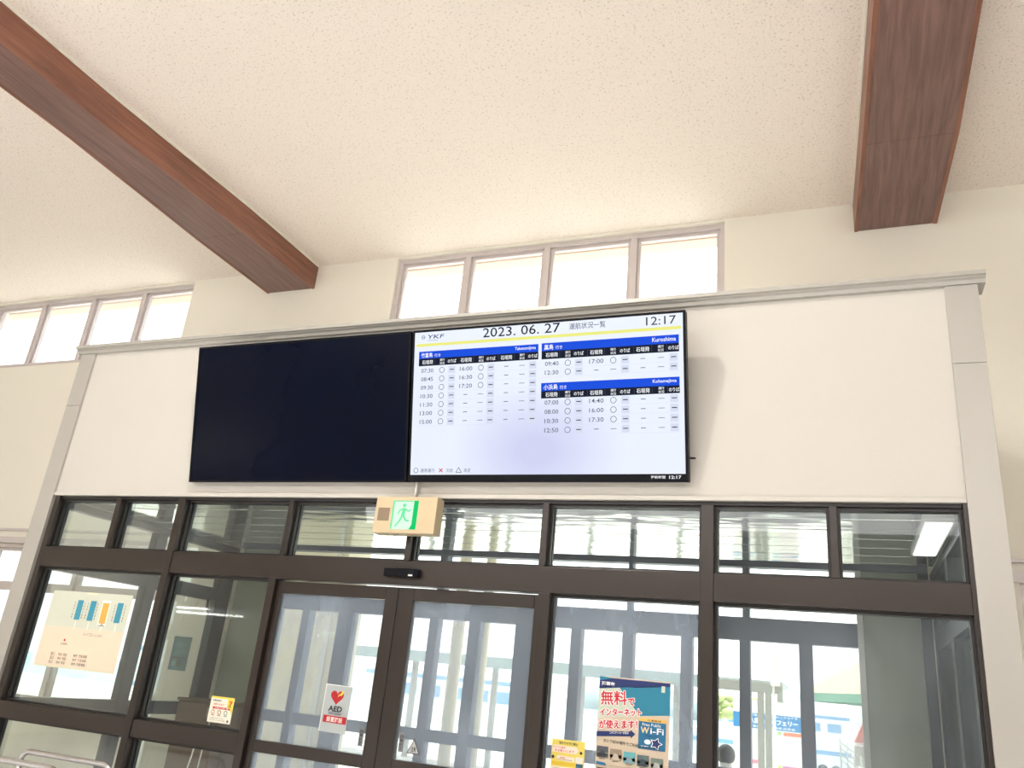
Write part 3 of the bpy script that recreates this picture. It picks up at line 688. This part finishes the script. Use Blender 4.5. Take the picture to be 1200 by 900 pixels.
# Wi-Fi poster
t = sheet('wifi_poster', -1.168, 1.602, 0.362, 0.512, (206, 190, 168), 'tall blue and cream poster with red lettering on the glass right of the doors', 'poster')
t.rotation_euler = (R(90), R(0.2), 0)
P = Print(t, z0=0.0014)
PB, CY, PR, CB, INK2, OR2 = (12, 38, 100), (26, 124, 154), (196, 18, 40), (6, 104, 148), (30, 30, 34), (240, 190, 96)
P.poly(CY, [(0.10, 0.04), (0.362, 0.02), (0.362, 0.155), (0.215, 0.17), (0.14, 0.09)])
P.rect(PB, 0, 0.006, 0.362, 0.042); P.poly((196, 206, 190), [(0.0, 0.062), (0.10, 0.042), (0.14, 0.09), (0.215, 0.17), (0, 0.20)]); P.up()
P.poly(CY, [(0, 0), (0.07, 0.006), (0.0, 0.022)]); P.poly(PB, [(0.02, 0.042), (0.15, 0.042), (0.03, 0.058), (0, 0.06), (0, 0.04)])
P.poly(CY, [(0.17, 0.044), (0.362, 0.022), (0.362, 0.06), (0.17, 0.06)])
P.up(); P.rect((200, 208, 196), 0.318, 0.022, 0.336, 0.052); P.up(-1)
P.text(WHT, '石垣市', 0.010, 0.024, 0.080, 0.050, 0.03)
for wcol, rad, n_ in ((WHT, 0.0042, 12), (PR, 0.0013, 6)):
    P.up()
    for k in range(n_):      # thick strokes: the letters laid over themselves round a small circle
        P.z += 0.00004
        ox, oy = rad * math.cos(2 * math.pi * k / n_), rad * math.sin(2 * math.pi * k / n_)
        P.text(wcol, '無料', 0.012 + ox, 0.066 + oy, 0.146 + ox, 0.132 + oy, rot=-4)
        P.text(wcol, 'で', 0.152 + ox, 0.094 + oy, 0.186 + ox, 0.126 + oy, rot=-4)
        P.text(wcol, 'インターネット', 0.012 + ox, 0.146 + oy, 0.222 + ox, 0.180 + oy, rot=-5)
        P.text(wcol, 'が使えます！', 0.010 + ox, 0.200 + oy, 0.204 + ox, 0.240 + oy, rot=-5)
P.poly(PB, [(0, 0.262), (0.172, 0.246), (0.172, 0.238), (0.196, 0.256), (0.174, 0.278), (0.174, 0.268), (0, 0.286)])
P.up(); P.text(WHT, 'このステッカーが目印', 0.066, 0.252, 0.162, 0.264, 0.008, rot=-5)
P.rect(OR2, 0.212, 0.178, 0.346, 0.192); P.rect(CB, 0.212, 0.194, 0.346, 0.318); P.up()
P.text(INK2, '公衆無線', 0.254, 0.181, 0.322, 0.190, 0.01); P.text(WHT, 'Free Public', 0.230, 0.199, 0.322, 0.213)
P.text((250, 214, 150), 'W', 0.222, 0.218, 0.264, 0.246, 0.02); P.text(WHT, 'i-Fi', 0.270, 0.218, 0.336, 0.246, 0.015)
P.text((20, 40, 70), 'Ishigaki City', 0.246, 0.252, 0.312, 0.262); P.disc(WHT, 0.258, 0.284, 0.016, 0.011); P.rect(WHT, 0.226, 0.303, 0.262, 0.306)
star = [(0.300 + (0.026 if i % 2 == 0 else 0.014) * math.sin(i * math.pi / 5 + 0.3), 0.288 - (0.024 if i % 2 == 0 else 0.013) * math.cos(i * math.pi / 5 + 0.3)) for i in range(10)]
P.poly(WHT, [(0.300 + (x - 0.300) * 1.25, 0.288 + (y_ - 0.288) * 1.25) for x, y_ in star]); P.up(); P.poly(PB, star)
P.text(INK2, '主に下記の場所でご利用いただけます！', 0.036, 0.298, 0.320, 0.314, 0.008, rot=2.5)
for k, (ca, cb, cc) in enumerate((((70, 76, 84), (130, 136, 140), (44, 48, 56)), ((150, 136, 116), (96, 80, 66), (190, 178, 160)), ((92, 168, 176), (40, 52, 66), (120, 150, 160)), ((84, 104, 108), (140, 156, 156), (52, 66, 72)), ((110, 128, 118), (70, 84, 76), (170, 176, 170)))):
    x = 0.006 + 0.068 * k; yy = 0.328 + 0.006 * k
    P.rect(ca, x, yy, x + 0.058, yy + 0.050); P.rect(cb, x, yy + 0.026, x + 0.058, yy + 0.040); P.up(); P.poly(cc, [(x + 0.008, yy + 0.050), (x + 0.02, yy + 0.018), (x + 0.040, yy + 0.022), (x + 0.048, yy + 0.050)]); P.up(-1)
    P.rect((120, 112, 104), x + 0.014, yy + 0.054, x + 0.044, yy + 0.057)
P.poly(CB, [(0.006, 0.398), (0.050, 0.402), (0.060, 0.414), (0.006, 0.411)]); P.rect((176, 160, 140), 0.07, 0.410, 0.21, 0.413)
for x in (0.010, 0.125):
    P.rect((92, 80, 68), x, 0.424, x + 0.074, 0.512); P.up(); P.rect((214, 198, 172), x + 0.004, 0.434, x + 0.070, 0.51); P.up(); P.rect((150, 134, 116), x + 0.010, 0.444, x + 0.058, 0.449); P.rect((150, 134, 116), x + 0.010, 0.460, x + 0.050, 0.464); P.up(-2)
P.poly((58, 44, 92), [(0.090, 0.448), (0.104, 0.448), (0.104, 0.440), (0.120, 0.456), (0.104, 0.472), (0.104, 0.464), (0.090, 0.464)])
P.disc((198, 34, 56), 0.292, 0.484, 0.068, 0.062, 30); P.up(); P.rect((226, 206, 176), 0.222, 0.434, 0.280, 0.448); P.rect(INK2, 0.226, 0.450, 0.286, 0.460); P.rect((206, 120, 60), 0.236, 0.464, 0.330, 0.474)
P.text((250, 226, 210), '無料', 0.272, 0.434, 0.320, 0.458, 0.02)
P.done({PB: 'navy_band', CY: 'cyan_band', PR: 'red_lettering', WHT: 'white_lettering', CB: 'blue_panel', INK2: 'black_lettering', OR2: 'orange_label'})
# yellow notice left of the Wi-Fi poster
t = sheet('yellow_notice', -1.400, 1.282, 0.174, 0.24, (226, 206, 96), 'small yellow notice with speech panels beside the free internet poster', 'notice')
P = Print(t, z0=0.0014); CRM, YD2 = (240, 222, 206), (222, 188, 44)
P.rect((224, 214, 120), 0, 0, 0.174, 0.006); P.poly(CRM, [(0.004, 0.028), (0.13, 0.030), (0.142, 0.044), (0.13, 0.062), (0.004, 0.060)])
P.poly(CRM, [(0.028, 0.082), (0.036, 0.074), (0.124, 0.078), (0.124, 0.100), (0.036, 0.096)]); P.rect(YD2, 0.004, 0.104, 0.128, 0.120); P.rect((34, 96, 124), 0.132, 0.104, 0.168, 0.122); P.rect(CRM, 0.004, 0.126, 0.128, 0.24); P.rect((228, 224, 214), 0.130, 0.074, 0.168, 0.102); P.up()
P.text(INK2, '館内での飲食禁止', 0.036, 0.010, 0.138, 0.024, 0.02); P.text(PR, 'マスクの着用', 0.006, 0.033, 0.072, 0.042, 0.012); P.text(PR, 'をお願いします', 0.018, 0.046, 0.120, 0.058, 0.012)
P.text(PR, '大切な', 0.046, 0.080, 0.076, 0.090, 0.02); P.rect(TXT, 0.036, 0.092, 0.112, 0.094); P.disc(INK2, 0.156, 0.054, 0.007); P.disc(INK2, 0.010, 0.084, 0.008)
P.text(TXT, 'ご協力ください', 0.012, 0.130, 0.110, 0.142); P.text(TXT, '使用後の清掃', 0.014, 0.150, 0.110, 0.162)
P.done({CRM: 'speech_panel', YD2: 'ochre_band', INK2: 'black_lettering', PR: 'red_lettering', TXT: 'grey_lettering'})
# teal notice on the hall wall left of the vestibule
t = tag(empty('teal_notice', (-5.88, YB - 0.002, 1.66), FRONT), 'teal notice on the cream wall seen through the second pane', 'notice')
box('paper', pmat((48, 112, 122)), 0, 0.21, -0.30, 0, -0.001, 0.001, t)
P = Print(t, z0=0.0022); TL = (110, 160, 164)
P.text(TL, 'お知らせ', 0.03, 0.05, 0.18, 0.10, 0.01); P.text(TL, '港の案内', 0.03, 0.12, 0.18, 0.16); P.rect((40, 62, 80), 0.02, 0.18, 0.19, 0.20); P.disc((34, 56, 72), 0.12, 0.235, 0.035); P.rect(TL, 0.03, 0.22, 0.08, 0.26)
P.done({TL: 'pale_lettering'})

# ================================================================== LUGGAGE CARTS (bottom left corner)
def cart(x0, x1, y, zh, label, lever=False):
    t = tag(empty('luggage_cart', ((x0 + x1) / 2, y, 0)), label, 'cart', 'chrome luggage carts'); w = (x1 - x0) / 2; r = 0.015; c = 0.06
    pts = [(-w, 0.06, 0.12), (-w, 0.0, zh - c)] + arc((-w + c, 0, zh - c), c, 180, 90, 6) + arc((w - c, 0, zh - c), c, 90, 0, 6) + [(w, 0.0, zh - c), (w, 0.06, 0.12)]
    B().tube(pts, r, 12).build('handle', M['chrome'], t)
    B().tube([(-w, 0.035, zh - 0.28), (w, 0.035, zh - 0.28)], 0.009, 8).tube([(-w, 0.045, zh - 0.48), (w, 0.045, zh - 0.48)], 0.009, 8).build('cross_bar', M['chrome'], t)
    B().tube([(-w, 0.06, 0.13), (-w * 0.7, -0.40, 0.11), (w * 0.7, -0.40, 0.11), (w, 0.06, 0.13)], 0.013, 10).tube([(-w * 0.84, -0.18, 0.125), (w * 0.84, -0.18, 0.125)], 0.01, 8).build('base_frame', M['chrome'], t)
    for sx in (-1, 1):
        for px, py in ((w, 0.05), (w * 0.7, -0.36)):
            B().cyl((sx * px - 0.015, py, 0.05), (sx * px + 0.015, py, 0.05), 0.05, 18).build('wheel', M['rubber'], t)
    for k in (-0.12, -0.04, 0.04, 0.12): B().tube([(k, 0.045, zh - 0.28), (k, 0.05, zh - 0.48)], 0.006, 8).build('wire', M['chrome'], t)
    if lever: B().tube([(-w + 0.02, 0.0, zh)] + arc((-w + 0.02, 0.0, zh + 0.035), 0.03, -90, 150, 10), 0.010, 10).build('brake_lever', M['rubber'], t)
    return t
cart(-4.475, -3.775, -0.40, 0.892, 'chrome luggage cart nearest the left glass, bent handle in the bottom left corner')
cart(-4.26, -3.56, -0.95, 0.925, 'chrome luggage cart in front of the other one, lower bar at the photo corner', True)

# pendant tube lamp of the hall, seen only as the bright double line mirrored in the second pane
t = tag(empty('tube_lamp', (-9.2, -6.0, 2.16)), 'hanging twin-tube lamp of the hall, mirrored as bright lines in the second pane', 'lamp')
box('housing', M['white'], -0.78, 0.78, -0.09, -0.03, -0.06, 0.06, t)
for x0, z in ((-0.76, 0.035), (-0.74, -0.035)): B().cyl((x0, 0, z), (0.10 if z > 0 else 0.75, 0, z), 0.013, 10).build('tube', emit('fluorescent_tube', (255, 255, 250), 16), t)
for x in (-0.6, 0.6): B().cyl((x, -0.06, 0.06), (x, -0.06, ZC - 2.16), 0.006, 8).build('hanger', M['white'], t)
# ================================================================== OUTSIDE
struct(box('ground', M['concrete'], -60, 60, YB + 0.2, 26, -0.12, -0.02), 'pale concrete quay outside the entrance', 'ground')
tag(box('sea', M['sea'], -200, 200, 26, 210, -1.7, -1.6), 'pale harbour water beyond the quay', 'water', kind='stuff')
# cream pier of the building wing left
t = tag(empty('cream_pillar', (-5.9, 4.2, 0)), 'broad cream pillar standing outside behind the left door leaf', 'pillar')
box('shaft', M['cream_ext'], -0.75, 0.42, 0, 0.5, -0.02, 3.5, t, 0.01); box('base', M['concrete'], -0.77, 0.44, -0.02, 0.52, -0.02, 0.3, t)
B().cyl((0.30, -0.03, -0.02), (0.30, -0.03, 3.49), 0.03).build('downpipe', M['white'], t)
for x, r, lb in ((-4.30, 0.075, 'slender cream column outside behind the middle of the right door leaf'), (-3.955, 0.06, 'thinner cream column outside right of the slender one')):
    t = tag(empty('cream_column', (x, 5.0, 0)), lb, 'column')
    B().cyl((0, 0, -0.02), (0, 0, 3.4), r, 20).build('shaft', M['cream_ext'], t); B().cyl((0, 0, -0.02), (0, 0, 0.15), r * 1.6, 20).build('base', M['concrete'], t); B().cyl((0, 0, 3.4), (0, 0, 3.48), r * 1.6, 20).build('capital', M['cream_ext'], t)
struct(B().box(-16, 8, YB + 0.2, 6.2, 3.5, 3.62).box(-16, 8, 6.1, 6.22, 3.38, 3.64).build('trim_7', M['concrete']), 'unseen canopy slab added outside to shade the cream columns by the doors', 'canopy')  # added out of view, keeps sun and sky off the pillars below
# covered gangway roof
t = tag(empty('gangway_roof', (-6.0, 12.0, 0)), 'long weathered grey-green gangway roof on posts along the quay', 'roof')
box('roof_slab', M['gangway'], -4.5, 5.0, -0.6, 0.8, 1.95, 2.02, t); box('fascia', M['gangway'], -4.5, 5.0, -0.65, -0.6, 1.83, 2.04, t)
for k in range(6): box('post', M['grey_steel'], -4.4 + k * 1.85, -4.3 + k * 1.85, 0.0, 0.1, -0.02, 1.95, t)
# grey steel posts with down pipe and the ticket banner
t = tag(empty('steel_post', (-1.04, 8.0, 0)), 'grey steel post with a white drain pipe in front of the blue banner', 'post')
box('post', M['grey_steel'], -0.08, 0.0, -0.05, 0.05, -0.02, 1.92, t, 0.004); box('post', M['grey_steel'], 0.02, 0.10, -0.05, 0.05, -0.02, 1.9, t, 0.004)
B().cyl((0.135, -0.05, -0.02), (0.135, -0.05, 1.86), 0.018).build('drain_pipe', M['white'], t)
box('beam', M['grey_steel'], -0.65, 0.25, -0.06, 0.06, 1.76, 1.90, t, 0.004); box('gutter', M['white'], 0.10, 0.22, -0.12, -0.06, 1.86, 2.35, t, 0.01)
t = tag(empty('ferry_banner', (-1.56, 9.0, 1.49), FRONT), 'white sign board with a bright blue headed ferry banner outside right', 'banner')
t.rotation_euler = (R(90), 0, R(2))
box('board', M['white'], 0, 1.0, -1.45, 0.18, -0.03, 0.0, t); 
P = Print(t, z0=0.002, step=0.001); BB = (0, 130, 196)
P.rect(BB, 0, -0.005, 1.0, 0.20); P.up(); P.text(WHT, '八重山観光フェリー', 0.22, 0.055, 0.90, 0.135, 0.03); P.text(WHT, '離島航路のりばはこちらです', 0.24, 0.005, 0.90, 0.035, 0.015); P.text(WHT, '竹富島 小浜島 黒島 西表島', 0.22, 0.155, 0.86, 0.185, 0.01)
P.rect((240, 132, 96), 0.70, 0.215, 0.98, 0.265); P.rect((150, 220, 110), 0.62, 0.215, 0.67, 0.26); P.rect((196, 110, 190), 0.68, 0.66, 0.98, 0.73); P.rect((190, 220, 90), 0.62, 0.66, 0.67, 0.72); P.rect((236, 130, 160), 0.10, 0.62, 0.42, 0.67)
P.done({BB: 'blue_header', WHT: 'white_lettering'})
for x in (0.03, 0.95): box('leg', M['grey_steel'], x, x + 0.03, -1.51, -1.45, -0.03, 0.0, t)
# tent at the right
t = tag(empty('market_tent', (1.0, 10.0, 0), (0, 0, R(26))), 'beige canvas tent with a green valance outside at the right', 'tent')
b = B(); w, d = 1.25, 1.3
v = [b.bm.verts.new(p) for p in ((-w, -d, 1.88), (w, -d, 1.88), (w, d, 1.88), (-w, d, 1.88), (-0.35, 0, 2.66), (0.35, 0, 2.66))]
for f in ((0, 1, 5, 4), (1, 2, 5), (2, 3, 4, 5), (3, 0, 4)): b.bm.faces.new([v[i] for i in f])
r_ = b.build('canopy', M['tent'], t); sm = r_.modifiers.new('s', 'SOLIDIFY'); sm.thickness = 0.01
b = B(); b.box(-w, w, -d - 0.005, -d, 1.76, 1.88).box(-w, w, d, d + 0.005, 1.76, 1.88).box(-w - 0.005, -w, -d, d, 1.76, 1.88).box(w, w + 0.005, -d, d, 1.76, 1.88); b.build('valance', M['tent_green'], t)
for sx in (-1, 1):
    for sy in (-1, 1): B().cyl((sx * (w - 0.03), sy * (d - 0.03), -0.02), (sx * (w - 0.03), sy * (d - 0.03), 1.87), 0.025).build('leg', M['tent'], t)
# pink kiosk with ladder-like rack and stools under the tent
t = tag(empty('pink_kiosk', (0.45, 12.5, 0)), 'faded pink kiosk beneath the far side of the tent', 'kiosk')
box('body', M['white'], -0.4, 0.9, 0, 0.9, -0.02, 1.15, t); b = B(); b.prism([(-0.1, 1.7), (1.1, 1.7), (1.0, 1.72), (0.85, 1.18), (-0.35, 1.18)], 'y', -0.25, 0.95); b.build('awning', M['pink'], t); box('window_opening', M['grey_steel'], -0.35, 0.85, -0.01, 0.0, 0.8, 1.12, t)
t = tag(empty('metal_rack', (0.0, 11.2, 0)), 'grey metal display rack with slanted bars under the tent', 'rack')
for k in range(5): B().cyl((-0.12 + 0.1 * k, 0, -0.02), (-0.12 + 0.1 * k, 0, 1.25 - 0.08 * k), 0.012).build('upright', M['grey_steel'], t)
for k in range(4): B().cyl((-0.14, 0, 1.2 - 0.09 * k), (0.3, 0, 0.88 - 0.09 * k), 0.010).build('slanted_bar', M['grey_steel'], t)
# boats
def boat(x, y, s, label):
    t = tag(empty('ferry_boat', (x, y, -1.5)), label, 'boat', 'ferries moored along the quay')
    b = B(); b.prism([(-7 * s, 0.2), (6.4 * s, 0.2), (8 * s, 2.2 * s), (-7 * s, 1.9 * s)], 'y', -1.6 * s, 1.6 * s); b.build('hull', M['white'], t, 0.05)
    box('stripe', M['boat_blue'], -7.01 * s, 6.9 * s, -1.62 * s, 1.62 * s, 1.15 * s, 1.40 * s, t)
    b = B(); b.prism([(-6 * s, 1.9 * s), (4.4 * s, 1.9 * s), (3.4 * s, 3.5 * s), (-6 * s, 3.5 * s)], 'y', -1.35 * s, 1.35 * s); b.build('cabin', M['white'], t, 0.05)
    box('stripe', M['boat_blue'], -6.02 * s, 3.3 * s, -1.37 * s, 1.37 * s, 3.20 * s, 3.38 * s, t)
    for k in range(7): box('cabin_window', M['boat_blue'], (-5.2 + 1.2 * k) * s, (-4.4 + 1.2 * k) * s, -1.38 * s, 1.38 * s, 2.45 * s, 2.95 * s, t)
    box('bridge', M['white'], 0.2 * s, 2.6 * s, -1.0 * s, 1.0 * s, 3.5 * s, 4.5 * s, t, 0.05); B().cyl((0.8 * s, 0, 4.5 * s), (0.8 * s, 0, 6.2 * s), 0.05 * s).build('mast', M['white'], t)
boat(-33, 36, 0.95, 'white ferry with blue stripes moored far left of the others')
boat(-14.5, 31, 0.95, 'white ferry with blue stripes seen through the right door leaf')
boat(-3.0, 52, 0.95, 'white ferry with blue stripes seen right of the doors')
t = tag(empty('harbour_building', (9.0, 44.0, 0)), 'pale pinkish harbour building far beyond the tent', 'building')
box('wall', mat('pale_pink_render', (214, 186, 166), 0.9), -7.5, 9, 0, 6, -1.6, 5.2, t); box('roof', M['pink'], -8, 9.5, -0.6, 6.6, 5.2, 5.6, t)
for k in range(5): box('window', M['gangway'], -6.5 + 3 * k, -4.9 + 3 * k, -0.05, 0.0, 1.2, 2.6, t)
# far hill and trees
b = B()
for k in range(16): b.ball((-60 + k * 9 + random.uniform(-2, 2), 230 + random.uniform(-5, 5), -2), 9 + random.uniform(0, 5), (1.3, 0.6, 0.6), 2)
tag(b.build('far_shore', M['gangway']), 'faint low wooded shore far across the harbour', 'hill', kind='stuff')
t = tag(empty('quay_tree', (-2.3, 14.5, 0)), 'yellow-green bush on the quay left of the blue banner', 'tree')
B().cyl((0.42, 0, -0.02), (0.42, 0, 1.4), 0.05, 10, 0.04).build('trunk', M['brown_box'], t)
b = B()
for k in range(26): b.ball((random.uniform(-0.5, 0.6), random.uniform(-0.35, 0.35), 1.52 + random.uniform(-0.16, 0.2)), random.uniform(0.12, 0.2), (1, 1, 0.7), 1)
b.build('crown', M['foliage'], t, kind='stuff')
# person on a bench
t = tag(empty('quay_bench', (-1.16, 4.95, 0)), 'plain white bench outside carrying a seated person', 'bench')
box('seat', M['white'], -0.6, 0.6, -0.2, 0.2, 0.33, 0.37, t, 0.005)
for x in (-0.5, 0.5): box('leg', M['grey_steel'], x - 0.03, x + 0.03, -0.17, 0.17, -0.02, 0.33, t)
def person(loc, rz, label):
    t = tag(empty('person', loc, (0, 0, rz)), label, 'person')
    J = {'pel': (0, 0, 0.53), 'sp': (0, 0.01, 0.72), 'ch': (0, 0.0, 0.86), 'nk': (0, 0.01, 0.95), 'hd': (0, 0.025, 1.02), 'hd2': (0, 0.03, 1.10)}
    rad = {'pel': .13, 'sp': .12, 'ch': .13, 'nk': .052, 'hd': .078, 'hd2': .075}
    E = [('pel', 'sp'), ('sp', 'ch'), ('ch', 'nk'), ('nk', 'hd'), ('hd', 'hd2')]
    for s, n in ((-1, 'l'), (1, 'r')):
        J.update({n + 'sh': (s * .17, 0, .88), n + 'el': (s * .21, .06, .66), n + 'wr': (s * .13, .26, .60), n + 'hp': (s * .09, .03, .51), n + 'kn': (s * .10, .42, .50), n + 'an': (s * .10, .40, .09), n + 'to': (s * .11, .54, .045)})
        rad.update({n + 'sh': .058, n + 'el': .043, n + 'wr': .028, n + 'hp': .085, n + 'kn': .058, n + 'an': .04, n + 'to': .035})
        E += [('ch', n + 'sh'), (n + 'sh', n + 'el'), (n + 'el', n + 'wr'), ('pel', n + 'hp'), (n + 'hp', n + 'kn'), (n + 'kn', n + 'an'), (n + 'an', n + 'to')]
        for f in range(5):   # fingers
            a, b_ = n + 'f%d' % f, n + 'g%d' % f
            off = (f - 2) * .017
            J[a] = (s * (.12 + off * .9), .32 - abs(off) * .6, .585); J[b_] = (s * (.115 + off), .37 - abs(off) * .9 - (0.03 if f == 0 else 0), .565)
            rad[a] = .010; rad[b_] = .008; E += [(n + 'wr', a), (a, b_)]
    ks = list(J); me = bpy.data.meshes.new('body'); me.from_pydata([J[k] for k in ks], [(ks.index(a), ks.index(b)) for a, b in E], [])
    o = bpy.data.objects.new('body', me); COL.objects.link(o); o.parent = t
    sk = o.modifiers.new('skin', 'SKIN'); sk.use_smooth_shade = True
    for i, k in enumerate(ks):
        me.skin_vertices[0].data[i].radius = (rad[k], rad[k]); me.skin_vertices[0].data[i].use_root = (k == 'pel')
    ss = o.modifiers.new('sub', 'SUBSURF'); ss.levels = 1; ss.render_levels = 2
    me.materials.append(M['shirt'])
    b = B(); b.ball((0, 0.02, 1.085), 0.098, (0.95, 1.08, 1.05), 3)
    bmesh.ops.delete(b.bm, geom=[v for v in b.bm.verts if v.co.y > 0.065 and v.co.z < 1.12 or v.co.z < 1.0], context='VERTS')
    b.build('hair', M['hair'], t)
    b = B(); b.ball((0, 0.135, 1.06), 0.014, (0.8, 1, 1.2), 2); b.build('nose', M['skin'], t)
    return t
person((-1.16, 5.0, -0.012), R(8), 'seated person with dark hair and white shirt facing the harbour outside')
for k, (x, lb) in enumerate(((-0.52, 'left of two round black bollards on the quay edge'), (-0.20, 'right of two round black bollards on the quay edge'))):
    t = tag(empty('mooring_bollard', (x - 1.0 + 0.9, 19.5, 0)), lb, 'bollard', 'black bollards on the quay edge')
    B().cyl((0, 0, -0.02), (0, 0, 0.30), 0.09, 18).build('post', M['rubber'], t); B().ball((0, 0, 0.36), 0.12, (1, 1, 0.8), 2).build('cap', M['rubber'], t)

bpy.data.objects.remove(_to)
